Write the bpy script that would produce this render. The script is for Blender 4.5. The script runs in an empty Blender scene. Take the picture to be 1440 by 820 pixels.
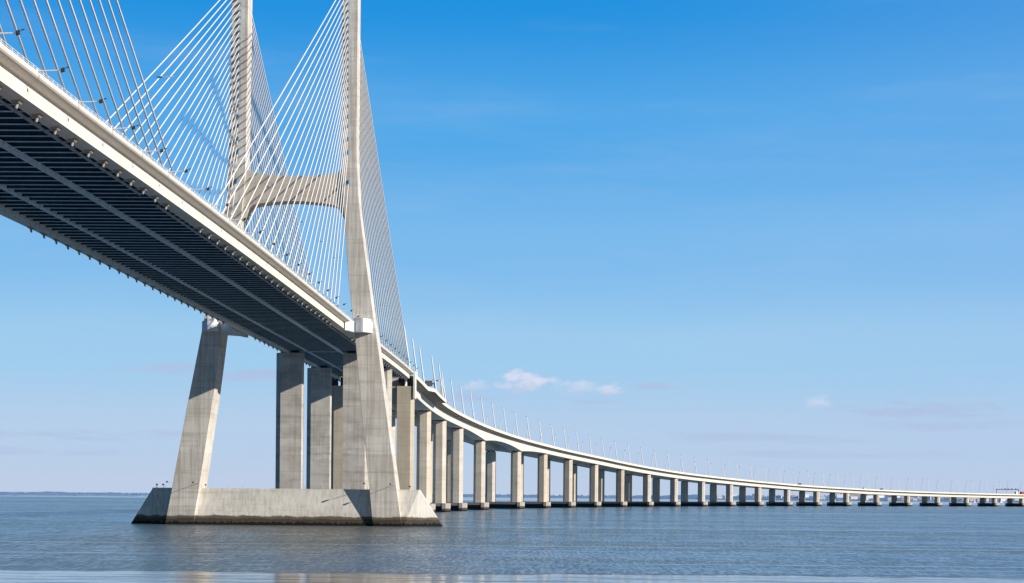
import bpy, math, random
from mathutils import Vector, Matrix
random.seed(7)
scene = bpy.context.scene
COL = scene.collection
R = math.radians

# ------------------------------------------------------------------ camera / survey constants
CAM_H = 8.115
CAM_X, CAM_Y = 15.45 + 51.607, -479.07
YAW, ROLL = 0.02204, 0.008724
FPX, VSHIFT = 2608.4, 287.12

# ------------------------------------------------------------------ node helpers
class NT:
    def __init__(s, tree):
        s.t = tree; s.n = tree.nodes; s.l = tree.links
    def node(s, typ, **kw):
        n = s.n.new(typ)
        for k, v in kw.items(): setattr(n, k, v)
        return n
    def put(s, sock, v):
        if hasattr(v, 'is_linked') or isinstance(v, bpy.types.NodeSocket): s.l.new(v, sock)
        else: sock.default_value = v
    def math(s, op, a, b=None, c=None, clamp=False):
        n = s.node('ShaderNodeMath', operation=op, use_clamp=clamp)
        s.put(n.inputs[0], a)
        if b is not None: s.put(n.inputs[1], b)
        if c is not None: s.put(n.inputs[2], c)
        return n.outputs[0]
    def mix(s, f, a, b, mode='MIX'):
        n = s.node('ShaderNodeMix', data_type='RGBA', blend_type=mode)
        s.put(n.inputs[0], f)
        s.put(n.inputs[6], a if not isinstance(a, tuple) else (*a, 1)[:4])
        s.put(n.inputs[7], b if not isinstance(b, tuple) else (*b, 1)[:4])
        return n.outputs[2]
    def noise(s, vec, scale, detail=3, rough=0.5):
        n = s.node('ShaderNodeTexNoise')
        s.l.new(vec, n.inputs['Vector'])
        n.inputs['Scale'].default_value = scale
        n.inputs['Detail'].default_value = detail
        n.inputs['Roughness'].default_value = rough
        return n.outputs[0]
    def mapping(s, vec, scale=(1, 1, 1), loc=(0, 0, 0), rot=(0, 0, 0)):
        n = s.node('ShaderNodeMapping')
        s.l.new(vec, n.inputs[0])
        n.inputs['Location'].default_value = loc
        n.inputs['Rotation'].default_value = rot
        n.inputs['Scale'].default_value = scale
        return n.outputs[0]
    def rng(s, v, a, b, c=0., d=1., smooth=True):
        n = s.node('ShaderNodeMapRange', interpolation_type='SMOOTHSTEP' if smooth else 'LINEAR')
        s.put(n.inputs[0], v)
        for i, q in enumerate((a, b, c, d)): s.put(n.inputs[i + 1], q)
        return n.outputs[0]

def new_mat(name):
    m = bpy.data.materials.new(name); m.use_nodes = True
    nt = NT(m.node_tree)
    return m, nt, m.node_tree.nodes['Principled BSDF']

def concrete(name, base, dark=0.72, lines=4.0, streak=0.35, tide=False, rough=0.85, tidez=2.35, rand=0.0, blotch=.5):
    m, nt, bs = new_mat(name)
    pos = nt.node('ShaderNodeNewGeometry').outputs['Position']
    sep = nt.node('ShaderNodeSeparateXYZ'); nt.l.new(pos, sep.inputs[0])
    z = sep.outputs[2]
    dk = tuple(b * dark * (1, .97, .92)[i] for i, b in enumerate(base))
    big = nt.noise(nt.mapping(pos, (.16, .16, .22)), 1.0, 5, .62)
    st = nt.noise(nt.mapping(pos, (1.5, 1.5, .045)), 1.0, 5, .68)
    hz = nt.noise(nt.mapping(pos, (.05, .05, .9)), 1.0, 3, .6)
    f = nt.math('ADD', nt.math('MULTIPLY', nt.rng(big, .3, .72), blotch), nt.math('MULTIPLY', nt.rng(st, .38, .7), streak))
    f = nt.math('ADD', f, nt.math('MULTIPLY', nt.rng(hz, .52, .68), .30), clamp=True)
    c = nt.mix(f, base, dk)
    if lines:
        # every pour of concrete its own slight tone, with a thin dark joint between lifts
        q = nt.math('DIVIDE', z, lines)
        lift = nt.math('FLOOR', q)
        wn = nt.node('ShaderNodeTexWhiteNoise', noise_dimensions='1D'); nt.l.new(lift, wn.inputs['W'])
        c = nt.mix(nt.math('MULTIPLY', wn.outputs[0], .30), c, dk)
        fr = nt.math('FRACT', q)
        w = .045 / lines * 2.2
        ln = nt.math('SUBTRACT', 1., nt.rng(nt.math('ABSOLUTE', nt.math('SUBTRACT', fr, .5)), .5 - w * 1.6, .5 - w * .4, 1, 0))
        c = nt.mix(nt.math('MULTIPLY', ln, nt.math('ADD', .06, nt.math('MULTIPLY', wn.outputs[0], .3))), c, tuple(b * .38 for b in base))
    if rand:
        oi = nt.node('ShaderNodeObjectInfo')
        c = nt.mix(nt.math('MULTIPLY', oi.outputs['Random'], rand), c, tuple(b * k for b, k in zip(base, (.86, .72, .56))))
    if tide:
        n1 = nt.noise(nt.mapping(pos, (.28, .28, .5)), 1.0, 5, .65)
        zz = nt.math('ADD', z, nt.math('MULTIPLY', nt.math('SUBTRACT', n1, .5), 1.5))
        k = tidez / 2.35
        t1 = nt.rng(zz, 2.55 * k, 2.15 * k)
        c = nt.mix(t1, c, (.15, .122, .094))
        t2 = nt.math('MULTIPLY', nt.rng(zz, 1.95 * k, 1.45 * k), .85)
        c = nt.mix(t2, c, (.055, .05, .032))
        t4 = nt.math('MULTIPLY', nt.rng(zz, 1.2 * k, .9 * k), .7)
        c = nt.mix(t4, c, (.095, .078, .056))
        n2 = nt.noise(nt.mapping(pos, (1.6, 1.6, .4)), 1.0, 3, .6)
        z3 = nt.math('ADD', z, nt.math('MULTIPLY', nt.math('SUBTRACT', n2, .5), 1.7))
        t3 = nt.rng(z3, .95 * k, .55 * k)
        c = nt.mix(t3, c, (.012, .011, .010))
        # pale salt run just above the tide line
    nt.l.new(c, bs.inputs['Base Color'])
    bs.inputs['Roughness'].default_value = rough
    bs.inputs['Specular IOR Level'].default_value = .25
    bp = nt.node('ShaderNodeBump'); bp.inputs['Strength'].default_value = .25; bp.inputs['Distance'].default_value = .08
    nt.l.new(nt.noise(pos, 1.6, 5, .65), bp.inputs['Height']); nt.l.new(bp.outputs[0], bs.inputs['Normal'])
    return m

def paint(name, col, rough=.5, var=.12, metal=0., spec=.5):
    m, nt, bs = new_mat(name)
    pos = nt.node('ShaderNodeNewGeometry').outputs['Position']
    n = nt.noise(nt.mapping(pos, (.9, .9, .5)), 1.0, 4, .6)
    c = nt.mix(nt.math('MULTIPLY', nt.rng(n, .35, .7), 1.0), col, tuple(v * (1 - var * 2) for v in col))
    nt.l.new(c, bs.inputs['Base Color'])
    bs.inputs['Roughness'].default_value = rough; bs.inputs['Metallic'].default_value = metal; bs.inputs['Specular IOR Level'].default_value = spec
    return m

M = {}
M['pylon'] = concrete('pylon_concrete', (.89, .835, .765), .58, 4.6, .8, tide=True, blotch=.42)
M['beam'] = concrete('crossbeam_concrete', (.74, .66, .55), .72, 0, .3)
M['pedestal'] = concrete('pedestal_concrete', (.88, .84, .77), .66, 0, .6, tide=True)
M['pier'] = concrete('pier_concrete', (.84, .77, .67), .66, 5.2, .5, rand=.34)
M['pier_near'] = concrete('side_pier_concrete', (.80, .755, .69), .52, 4.9, .4, blotch=.7)
M['pier_brown'] = concrete('end_pier_concrete', (.68, .59, .47), .72, 5.2, .5)
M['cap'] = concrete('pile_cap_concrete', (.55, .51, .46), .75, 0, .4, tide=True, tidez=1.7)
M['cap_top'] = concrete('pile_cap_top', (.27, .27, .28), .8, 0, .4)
M['cap_dark'] = paint('shaded_skirt', (.022, .024, .03), .6, .2)  # near black: shade under the pile cap painted into the skirt
M['girder'] = concrete('girder_concrete', (.90, .83, .73), .90, 0, .35, blotch=.5)
M['web'] = concrete('viaduct_girder_concrete', (.86, .82, .75), .90, 0, .25)
M['slab'] = concrete('slab_concrete', (.44, .355, .27), .8, 0, .3)
M['white'] = paint('white_fascia', (.86, .84, .80), .6, .05)
M['collar'] = paint('collar_panel', (.76, .78, .80), .55, .06)
M['steel_shade'] = paint('floor_beam_steel', (.022, .11, .21), .6, .15)  # shade under the deck put into the web colour
M['steel_bounce'] = paint('beam_flange_steel', (.58, .84, .98), .6, .12)  # light bounced off the water put into the flange colour
M['steel_pale'] = paint('longitudinal_steel', (.80, .92, .98), .6, .12)  # paled to carry water bounce on the girders and far rail
M['steel_grey'] = paint('rail_steel', (.40, .42, .42), .5, .12)
M['soffit'] = paint('deck_soffit', (.022, .11, .21), .8, .15)  # slab underside, darkened in colour for the deck's own shade
M['cable'] = paint('cable_sheath', (.94, .91, .88), .45, .02, spec=.9)
M['cable_tan'] = paint('cable_sheath_tan', (.97, .93, .90), .45, .02, spec=1.)
M['sleeve_blue'] = paint('blue_sleeve', (.05, .22, .42), .4, .1)
M['sleeve_shade'] = paint('shaded_sleeve', (.012, .02, .035), .4, .1)  # dark copy of the sleeve, its shading painted as colour
M['pole'] = paint('lamp_pole', (.96, .95, .93), .5, .02, spec=1.)
M['lamp'] = paint('lamp_housing', (.07, .06, .06), .5, .1)
M['white_metal'] = paint('white_metal', (.80, .80, .80), .4, .05)
M['asphalt'] = paint('asphalt', (.05, .05, .052), .9, .15)
M['sign_green'] = paint('sign_green', (.02, .09, .06), .5, .1)
M['sign_grey'] = paint('sign_grey', (.20, .20, .20), .5, .1)
M['sign_blue'] = paint('sign_blue', (.05, .04, .22), .5, .1)
M['orange'] = paint('windsock_orange', (.75, .22, .12), .6, .05)
M['red'] = paint('red_paint', (.55, .05, .05), .4, .05)
M['dark'] = paint('dark_metal', (.03, .035, .05), .5, .1)
M['glass'] = paint('windscreen', (.02, .03, .05), .1, .0)
M['tyre'] = paint('tyre_rubber', (.02, .02, .02), .9, .0)

# ------------------------------------------------------------------ mesh helpers
class MB:
    def __init__(s): s.v = []; s.f = []; s.mi = []
    def poly(s, pts, faces, mi=0):
        o = len(s.v); s.v += [tuple(p) for p in pts]
        for f in faces: s.f.append(tuple(i + o for i in f)); s.mi.append(mi)
    def box(s, x0, x1, y0, y1, z0, z1, mi=0):
        p = [(x0, y0, z0), (x1, y0, z0), (x1, y1, z0), (x0, y1, z0), (x0, y0, z1), (x1, y0, z1), (x1, y1, z1), (x0, y1, z1)]
        s.poly(p, [(3, 2, 1, 0), (4, 5, 6, 7), (0, 1, 5, 4), (1, 2, 6, 5), (2, 3, 7, 6), (3, 0, 4, 7)], mi)
    def loft(s, rings, mi=0, cap=True, closed=False):
        n = len(rings[0]); o = len(s.v)
        for r in rings: s.v += [tuple(p) for p in r]
        m = len(rings)
        for i in range(m - 1):
            for j in range(n):
                k = (j + 1) % n
                s.f.append((o + i * n + j, o + i * n + k, o + (i + 1) * n + k, o + (i + 1) * n + j)); s.mi.append(mi)
        if cap:
            s.f.append(tuple(o + j for j in reversed(range(n)))); s.mi.append(mi)
            s.f.append(tuple(o + (m - 1) * n + j for j in range(n))); s.mi.append(mi)
    def tube(s, p0, p1, r0, r1=None, n=8, mi=0):
        p0 = Vector(p0); p1 = Vector(p1); r1 = r0 if r1 is None else r1
        d = (p1 - p0).normalized()
        a = d.orthogonal().normalized(); b = d.cross(a)
        ring = lambda p, r: [p + (a * math.cos(2 * math.pi * k / n) + b * math.sin(2 * math.pi * k / n)) * r for k in range(n)]
        s.loft([ring(p0, r0), ring(p1, r1)], mi)
    def path(s, pts, r, n=8, mi=0):
        rings = []
        for i, p in enumerate(pts):
            p = Vector(p); d = (Vector(pts[min(i + 1, len(pts) - 1)]) - Vector(pts[max(i - 1, 0)])).normalized()
            a = d.cross(Vector((1, .3, .1))).normalized(); b = d.cross(a)
            rings.append([p + (a * math.cos(2 * math.pi * k / n) + b * math.sin(2 * math.pi * k / n)) * r for k in range(n)])
        s.loft(rings, mi)
    def build(s, name, mats, parent=None, smooth=False, loc=None, fix=True, world=False):
        me = bpy.data.meshes.new(name)
        v = s.v
        if loc is not None: v = [(a - loc[0], b - loc[1], c - loc[2]) for a, b, c in v]
        me.from_pydata(v, [], s.f)
        for m in (mats if isinstance(mats, (list, tuple)) else [mats]): me.materials.append(m)
        me.polygons.foreach_set('material_index', s.mi)
        if fix:
            import bmesh
            bm = bmesh.new(); bm.from_mesh(me); bmesh.ops.recalc_face_normals(bm, faces=bm.faces); bm.to_mesh(me); bm.free()
        if smooth: me.polygons.foreach_set('use_smooth', [True] * len(me.polygons))
        me.update()
        o = bpy.data.objects.new(name, me); COL.objects.link(o)
        if loc is not None: o.location = loc
        if parent is not None:
            o.parent = parent
            if loc is None: o.location = tuple(-c for c in parent.location) if world else (0, 0, 0)
        return o

def tag(o, label, cat, group=None, kind=None):
    if label: o['label'] = label
    if cat: o['category'] = cat
    if group: o['group'] = group
    if kind: o['kind'] = kind
    return o
def thing(name, label, cat, loc=(0, 0, 0), rz=0., group=None):
    o = bpy.data.objects.new(name, None); COL.objects.link(o)
    o.location = loc; o.rotation_euler = (0, 0, rz); o.empty_display_size = 1
    return tag(o, label, cat, group)
def copy_tree(o, parent=None):
    c = o.copy(); COL.objects.link(c)
    if parent is not None: c.parent = parent
    for ch in list(o.children): copy_tree(ch, c)
    return c
ORD = ['first', 'second', 'third', 'fourth', 'fifth', 'sixth', 'seventh', 'eighth', 'ninth', 'tenth', 'eleventh', 'twelfth',
       'thirteenth', 'fourteenth', 'fifteenth', 'sixteenth', 'seventeenth', 'eighteenth', 'nineteenth', 'twentieth']
def ordn(i):
    if i < 20: return ORD[i]
    t = {2: 'twenty', 3: 'thirty', 4: 'forty', 5: 'fifty', 6: 'sixty'}
    k = i + 1
    return t[k // 10] + '-' + ORD[k % 10 - 1] if k % 10 else {3: 'thirtieth', 4: 'fortieth', 5: 'fiftieth', 6: 'sixtieth'}[k // 10]

# ------------------------------------------------------------------ alignment of the bridge (along Y, then curving to the right)
CURV = [(285.3, 650., 1 / 2170.7), (650., 1150., 1 / 2395.7), (1150., 1750., 1 / 2191.0), (1750., 9e9, 1 / 8116.4)]
def axis(s):
    x, y, th = 0., min(s, 285.3), 0.
    if s > 285.3:
        cur = 285.3
        for a, b, k in CURV:
            l = min(s, b) - cur
            if l <= 0: break
            y += (math.sin(th + k * l) - math.sin(th)) / k
            x += -(math.cos(th + k * l) - math.cos(th)) / k
            th += k * l; cur += l
    return x, y, th
def P(s, t, z):
    x, y, th = axis(s)
    return (x + t * math.cos(th), y - t * math.sin(th), z)
HP = [(-440, 48.6), (-308, 49.6), (-231, 50.6), (-158, 51.4), (-27, 52.2), (69, 52.7), (190, 53.2), (290, 52.2), (396, 49.9), (462, 48.6),
      (522, 47.2), (648, 44.1), (771, 41.1), (909, 37.4), (987, 34.7), (1073, 31.8), (1159, 29.2), (1242, 27.1), (1324, 25.1),
      (1405, 23.2), (1490, 21.3), (1614, 19.2), (1728, 17.6), (1842, 16.5), (1961, 15.8), (2057, 15.5), (2500, 15.3)]
def H(s):
    for i in range(len(HP) - 1):
        if s <= HP[i + 1][0] or i == len(HP) - 2:
            (x0, y0), (x1, y1) = HP[i], HP[i + 1]
            xm, ym = HP[i - 1] if i else (2 * x0 - x1, 2 * y0 - y1)
            xn, yn = HP[i + 2] if i + 2 < len(HP) else (2 * x1 - x0, 2 * y1 - y0)
            m0 = (y1 - ym) / (x1 - xm); m1 = (yn - y0) / (xn - x0)
            h = x1 - x0; u = (s - x0) / h
            return ((2 * u**3 - 3 * u**2 + 1) * y0 + (u**3 - 2 * u**2 + u) * h * m0 + (-2 * u**3 + 3 * u**2) * y1 + (u**3 - u**2) * h * m1)
def frange(a, b, n): return [a + (b - a) * i / n for i in range(n + 1)]
def sweep(mb, prof, ss, mi=0, dz=lambda s: 0.):
    """prof: closed list of (t, dz below lip) or a function of s"""
    rings = []
    for s in ss:
        pr = prof(s) if callable(prof) else prof
        rings.append([P(s, t, H(s) + z) for t, z in pr])
    mb.loft(rings, mi)

# ------------------------------------------------------------------ SETTING: water, mud flat, far shore
def sheet(name, pts, mat, kind='structure'):
    mb = MB(); mb.poly(pts, [tuple(range(len(pts)))])
    o = mb.build(name, mat, fix=False); o['kind'] = kind
    return o
def water_mat():
    m, nt, bs = new_mat('estuary_water')
    pos = nt.node('ShaderNodeNewGeometry').outputs['Position']
    sep = nt.node('ShaderNodeSeparateXYZ'); nt.l.new(pos, sep.inputs[0])
    # wind patches and slicks lying across the view
    patch = nt.noise(nt.mapping(pos, (.0022, .012, 1), rot=(0, 0, R(3))), 1.0, 4, .6)
    slick = nt.noise(nt.mapping(pos, (.0010, .085, 1), rot=(0, 0, R(-.5))), 1.0, 3, .55)
    fine = nt.noise(nt.mapping(pos, (1.9, .17, 1)), 1.0, 4, .72)
    far = nt.rng(nt.math('ADD', sep.outputs[1], nt.math('MULTIPLY', nt.math('SUBTRACT', patch, .5), 900.)), 2300, 2600)
    c = nt.mix(nt.rng(patch, .35, .65), (.035, .115, .225), (.07, .115, .15))
    c = nt.mix(nt.math('MULTIPLY', nt.rng(fine, .5, .62), .55), c, (.20, .235, .235))
    c = nt.mix(nt.math('MULTIPLY', nt.rng(fine, .5, .36), .5), c, (.03, .11, .22))
    sl = nt.math('MULTIPLY', nt.rng(slick, .57, .63), .62)
    c = nt.mix(sl, c, (.30, .58, .88))  # reflected sky blue of the slicks put into the base colour
    nt.l.new(c, bs.inputs['Base Color'])
    bs.inputs['IOR'].default_value = 1.33
    rough = nt.math('SUBTRACT', .14, nt.math('MULTIPLY', far, .05))
    bs.inputs['Specular IOR Level'].default_value = .34
    nt.l.new(rough, bs.inputs['Roughness'])
    fine2 = nt.noise(nt.mapping(pos, (.16, .03, 1), rot=(0, 0, R(1))), 1.0, 4, .7)
    bs2 = nt.node('ShaderNodeBsdfPrincipled')
    bs2.inputs['Roughness'].default_value = .7; bs2.inputs['Specular IOR Level'].default_value = .08
    # warm reflection of the pylon painted into the water colour below its base
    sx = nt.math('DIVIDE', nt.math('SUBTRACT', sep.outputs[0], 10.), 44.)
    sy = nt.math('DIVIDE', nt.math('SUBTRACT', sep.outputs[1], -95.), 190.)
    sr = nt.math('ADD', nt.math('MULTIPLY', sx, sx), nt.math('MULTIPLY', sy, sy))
    warm_refl = nt.rng(nt.math('ADD', sr, nt.math('MULTIPLY', nt.math('SUBTRACT', patch, .5), 1.6)), 1.25, .05)
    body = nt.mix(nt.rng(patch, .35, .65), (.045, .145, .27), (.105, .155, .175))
    nt.l.new(nt.mix(nt.math('MULTIPLY', warm_refl, .85), body, (.135, .125, .095)), bs2.inputs['Base Color'])
    nt.l.new(nt.mix(nt.math('MULTIPLY', warm_refl, .8), c, (.075, .075, .06)), bs.inputs['Base Color'])
    fk = nt.math('ADD', nt.math('MULTIPLY', fine, .74), nt.math('MULTIPLY', fine2, .26))
    fk = nt.math('ADD', fk, nt.math('MULTIPLY', nt.math('SUBTRACT', patch, .5), .25))
    fk = nt.math('MULTIPLY', nt.rng(fk, .40, .60), nt.math('ADD', .72, nt.math('MULTIPLY', warm_refl, .12)))
    fk = nt.math('MULTIPLY', fk, nt.math('SUBTRACT', 1., nt.math('MULTIPLY', sl, 1.5), clamp=True))
    fk = nt.math('MULTIPLY', fk, nt.math('SUBTRACT', 1., nt.math('MULTIPLY', far, .9)))
    mxs = nt.node('ShaderNodeMixShader')
    outn = [n for n in nt.n if n.type == 'OUTPUT_MATERIAL'][0]
    nt.l.new(fk, mxs.inputs[0]); nt.l.new(bs.outputs[0], mxs.inputs[1]); nt.l.new(bs2.outputs[0], mxs.inputs[2]); nt.l.new(mxs.outputs[0], outn.inputs['Surface'])
    w1 = nt.noise(nt.mapping(pos, (.8, .55, 1)), 1.0, 3, .6)
    w2 = nt.noise(nt.mapping(pos, (.22, .20, 1), rot=(0, 0, R(14))), 1.0, 3, .6)
    w3 = nt.noise(nt.mapping(pos, (.035, .10, 1), rot=(0, 0, R(-8))), 1.0, 2, .5)
    hgt = nt.math('ADD', nt.math('MULTIPLY', fine, .8), nt.math('ADD', nt.math('ADD', nt.math('MULTIPLY', w1, .30), nt.math('MULTIPLY', w2, .9)), nt.math('MULTIPLY', w3, 2.2)))
    bp = nt.node('ShaderNodeBump'); bp.inputs['Distance'].default_value = 1.0
    nt.l.new(nt.math('SUBTRACT', .42, nt.math('MULTIPLY', far, .36)), bp.inputs['Strength'])
    nt.l.new(hgt, bp.inputs['Height']); nt.l.new(bp.outputs[0], bs.inputs['Normal'])
    return m
def mud_mat():
    m, nt, bs = new_mat('wet_mudflat')
    pos = nt.node('ShaderNodeNewGeometry').outputs['Position']
    a = nt.noise(nt.mapping(pos, (.05, .22, 1), rot=(0, 0, R(5))), 1.0, 5, .62)
    b = nt.noise(nt.mapping(pos, (.5, .9, 1)), 1.0, 4, .65)
    wet = nt.rng(nt.math('ADD', nt.math('MULTIPLY', a, .8), nt.math('MULTIPLY', b, .3)), .46, .60)
    c = nt.mix(wet, (.17, .125, .115), (.20, .19, .215))
    nt.l.new(c, bs.inputs['Base Color'])
    nt.l.new(nt.math('SUBTRACT', .20, nt.math('MULTIPLY', wet, .13)), bs.inputs['Roughness'])
    bs.inputs['IOR'].default_value = 1.36
    bp = nt.node('ShaderNodeBump'); bp.inputs['Strength'].default_value = .06; bp.inputs['Distance'].default_value = .5
    nt.l.new(nt.math('ADD', b, nt.math('MULTIPLY', a, 1.5)), bp.inputs['Height']); nt.l.new(bp.outputs[0], bs.inputs['Normal'])
    return m
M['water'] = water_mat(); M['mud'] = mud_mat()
M['mud_edge'] = paint('mud_rim', (.16, .085, .065), .7, .2)
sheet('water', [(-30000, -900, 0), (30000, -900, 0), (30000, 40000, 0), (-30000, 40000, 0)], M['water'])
# tidal flat in front of the camera: an irregular low sheet a few centimetres above the water, with a rim
ex = frange(-160, 200, 240)
def edge(x):
    u = x - CAM_X
    return CAM_Y + 190.5 + .06 * u + 1.1 * math.sin(u * .11) + .7 * math.sin(u * .31 + 1) + .35 * math.sin(u * .83)
mb = MB()
pts = [(x, edge(x), .06) for x in ex]
o0 = len(mb.v); mb.v += pts + [(x, -760., .06) for x in ex] + [(x, edge(x) + .9, -.05) for x in ex] + [(x, edge(x) - .5 - .4 * math.sin(x), .065) for x in ex]
n = len(ex)
for i in range(n - 1):
    mb.f.append((n + i, n + i + 1, 3 * n + i + 1, 3 * n + i)); mb.mi.append(0)
    mb.f.append((3 * n + i, 3 * n + i + 1, i + 1, i)); mb.mi.append(1)
    mb.f.append((i, i + 1, 2 * n + i + 1, 2 * n + i)); mb.mi.append(1)
o = mb.build('tidal_mudflat', [M['mud'], M['mud_edge']], fix=False); o['kind'] = 'structure'

def azp(px, dist, z=0.):
    """a point out on the estuary in the compass direction given in photo columns"""
    u = (px - 720) / FPX
    fx, fy = -math.sin(YAW), math.cos(YAW); rx, ry = math.cos(YAW), math.sin(YAW)
    return (CAM_X + dist * (fx + rx * u), CAM_Y + dist * (fy + ry * u), z)
def shore_d(px): # distance of the far bank
    k = [(-900, 3300), (0, 3500), (200, 3800), (560, 7600), (900, 7600), (1150, 6800), (1440, 6500), (2400, 6400)]
    for (a, b), (c, d) in zip(k, k[1:]):
        if px <= c: return b + (d - b) * (px - a) / (c - a)
    return k[-1][1]
def land_h(px):
    k = [(-900, 7.5), (0, 7.5), (200, 8), (560, 12.5), (700, 15), (900, 17), (1050, 21), (1150, 26), (1250, 31), (1330, 26), (1440, 20), (2400, 22)]
    for (a, b), (c, d) in zip(k, k[1:]):
        if px <= c: return b + (d - b) * (px - a) / (c - a)
    return k[-1][1]
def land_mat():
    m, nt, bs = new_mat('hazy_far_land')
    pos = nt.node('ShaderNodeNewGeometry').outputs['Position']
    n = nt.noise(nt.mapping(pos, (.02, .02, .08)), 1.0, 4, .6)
    c = nt.mix(nt.rng(n, .35, .65), (.20, .345, .57), (.25, .40, .62))  # distance haze put into the blue base colour
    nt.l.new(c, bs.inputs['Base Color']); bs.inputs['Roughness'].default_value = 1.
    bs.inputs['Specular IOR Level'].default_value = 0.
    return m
M['land'] = land_mat()
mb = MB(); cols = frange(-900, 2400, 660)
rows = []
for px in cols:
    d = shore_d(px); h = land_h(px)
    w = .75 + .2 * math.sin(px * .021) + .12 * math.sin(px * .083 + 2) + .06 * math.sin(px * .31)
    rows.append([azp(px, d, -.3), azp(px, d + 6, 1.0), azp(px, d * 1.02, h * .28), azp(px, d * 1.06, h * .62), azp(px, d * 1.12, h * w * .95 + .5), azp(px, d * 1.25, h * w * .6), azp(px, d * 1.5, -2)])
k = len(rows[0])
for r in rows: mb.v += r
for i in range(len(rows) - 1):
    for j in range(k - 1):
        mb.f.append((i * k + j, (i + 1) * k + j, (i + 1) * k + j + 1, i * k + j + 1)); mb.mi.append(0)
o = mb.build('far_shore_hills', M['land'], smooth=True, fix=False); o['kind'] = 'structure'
# far-off wood along the bank: ragged crowns, one mass
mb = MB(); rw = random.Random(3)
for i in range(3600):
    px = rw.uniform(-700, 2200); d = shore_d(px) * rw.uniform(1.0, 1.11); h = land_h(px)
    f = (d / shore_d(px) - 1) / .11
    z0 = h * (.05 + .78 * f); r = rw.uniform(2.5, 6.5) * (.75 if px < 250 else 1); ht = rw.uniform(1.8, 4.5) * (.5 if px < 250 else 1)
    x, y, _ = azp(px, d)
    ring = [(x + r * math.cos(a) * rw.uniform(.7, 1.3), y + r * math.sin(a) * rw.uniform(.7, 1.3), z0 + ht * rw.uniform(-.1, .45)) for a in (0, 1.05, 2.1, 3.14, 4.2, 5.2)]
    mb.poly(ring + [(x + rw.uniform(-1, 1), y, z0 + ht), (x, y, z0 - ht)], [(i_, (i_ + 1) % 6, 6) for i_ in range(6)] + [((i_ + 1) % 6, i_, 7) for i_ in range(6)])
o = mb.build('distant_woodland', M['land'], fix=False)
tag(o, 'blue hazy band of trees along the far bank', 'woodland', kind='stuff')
# small pale houses of the far town
HM = [paint('house_wall_white', (.95, .93, .94), .9, .1), paint('house_wall_cream', (.92, .86, .84), .9, .1), paint('house_wall_rose', (.86, .74, .74), .9, .1)]
HR = paint('house_roof', (.72, .60, .62), .9, .1)
def house(w, d, h, flat):
    a = MB(); a.box(-w / 2, w / 2, -d / 2, d / 2, -6, h)
    b = MB()
    if flat: b.box(-w / 2 - .3, w / 2 + .3, -d / 2 - .3, d / 2 + .3, h + .003, h + .7)
    else:
        e = .5; r = [(-w / 2 - e, -d / 2 - e, h + .003), (w / 2 + e, -d / 2 - e, h + .003), (w / 2 + e, d / 2 + e, h + .003), (-w / 2 - e, d / 2 + e, h + .003), (-w / 2, 0, h + w * .16), (w / 2, 0, h + w * .16)]
        b.poly(r, [(0, 1, 5, 4), (2, 3, 4, 5), (1, 2, 5), (3, 0, 4), (3, 2, 1, 0)])
    return a, b
protos = []
for i in range(95):
    px = rw.uniform(1185, 1440) if i < 80 else rw.uniform(1000, 1190)
    f = rw.random(); d = shore_d(px) * (1.004 + .085 * f)
    z0 = land_h(px) * (.06 + .62 * f)
    if i < 12:
        fl = i % 3 == 0; w = rw.uniform(9, 28); h = rw.uniform(6, 11) if not fl else rw.uniform(11, 17)
        a, b = house(w, 9, h, fl)
        root = thing('town_house', '', 'house', azp(px, d, z0), rw.uniform(-.4, .4), 'small pale houses of the far town')
        a.build('wall', HM[i % 3], root); b.build('roof', HR if not fl else HM[0], root)
        protos.append(root)
    else:
        root = copy_tree(protos[rw.randrange(12)]); root.location = azp(px, d, z0); root.rotation_euler[2] = rw.uniform(-.4, .4)
    root['label'] = 'tiny pale house of the hazy far town seen under the viaduct'
# two small white boats moored off the far bank
for i, (px, d) in enumerate(((1370.5, 5200), (1408, 5300), (803, 4300))):
    root = thing('moored_boat', ['small white boat on the water between the last two whole piers', 'larger white boat seen under the viaduct at the right edge', 'lone white boat far off behind the slender middle piers'][i], 'boat', azp(px, d, 0), .4)
    a = MB(); L = 9 if i != 1 else 13
    hull = lambda z, k: [(-L / 2 * k, -1.6 * k, z), (L * .3, -1.7 * k, z), (L / 2 * (k + .06), 0, z), (L * .3, 1.7 * k, z), (-L / 2 * k, 1.6 * k, z)]
    a.loft([hull(-.3, .85), hull(1.8, 1.)]); a.build('hull', M['white_metal'], root)
    a = MB(); a.loft([[(-L * .3, -1.2, 1.803), (L * .2, -1.2, 1.803), (L * .2, 1.2, 1.803), (-L * .3, 1.2, 1.803)], [(-L * .28, -1.1, 3.8), (L * .1, -1.1, 3.8), (L * .1, 1.1, 3.8), (-L * .28, 1.1, 3.8)]])
    a.build('cabin', M['white'], root)

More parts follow.
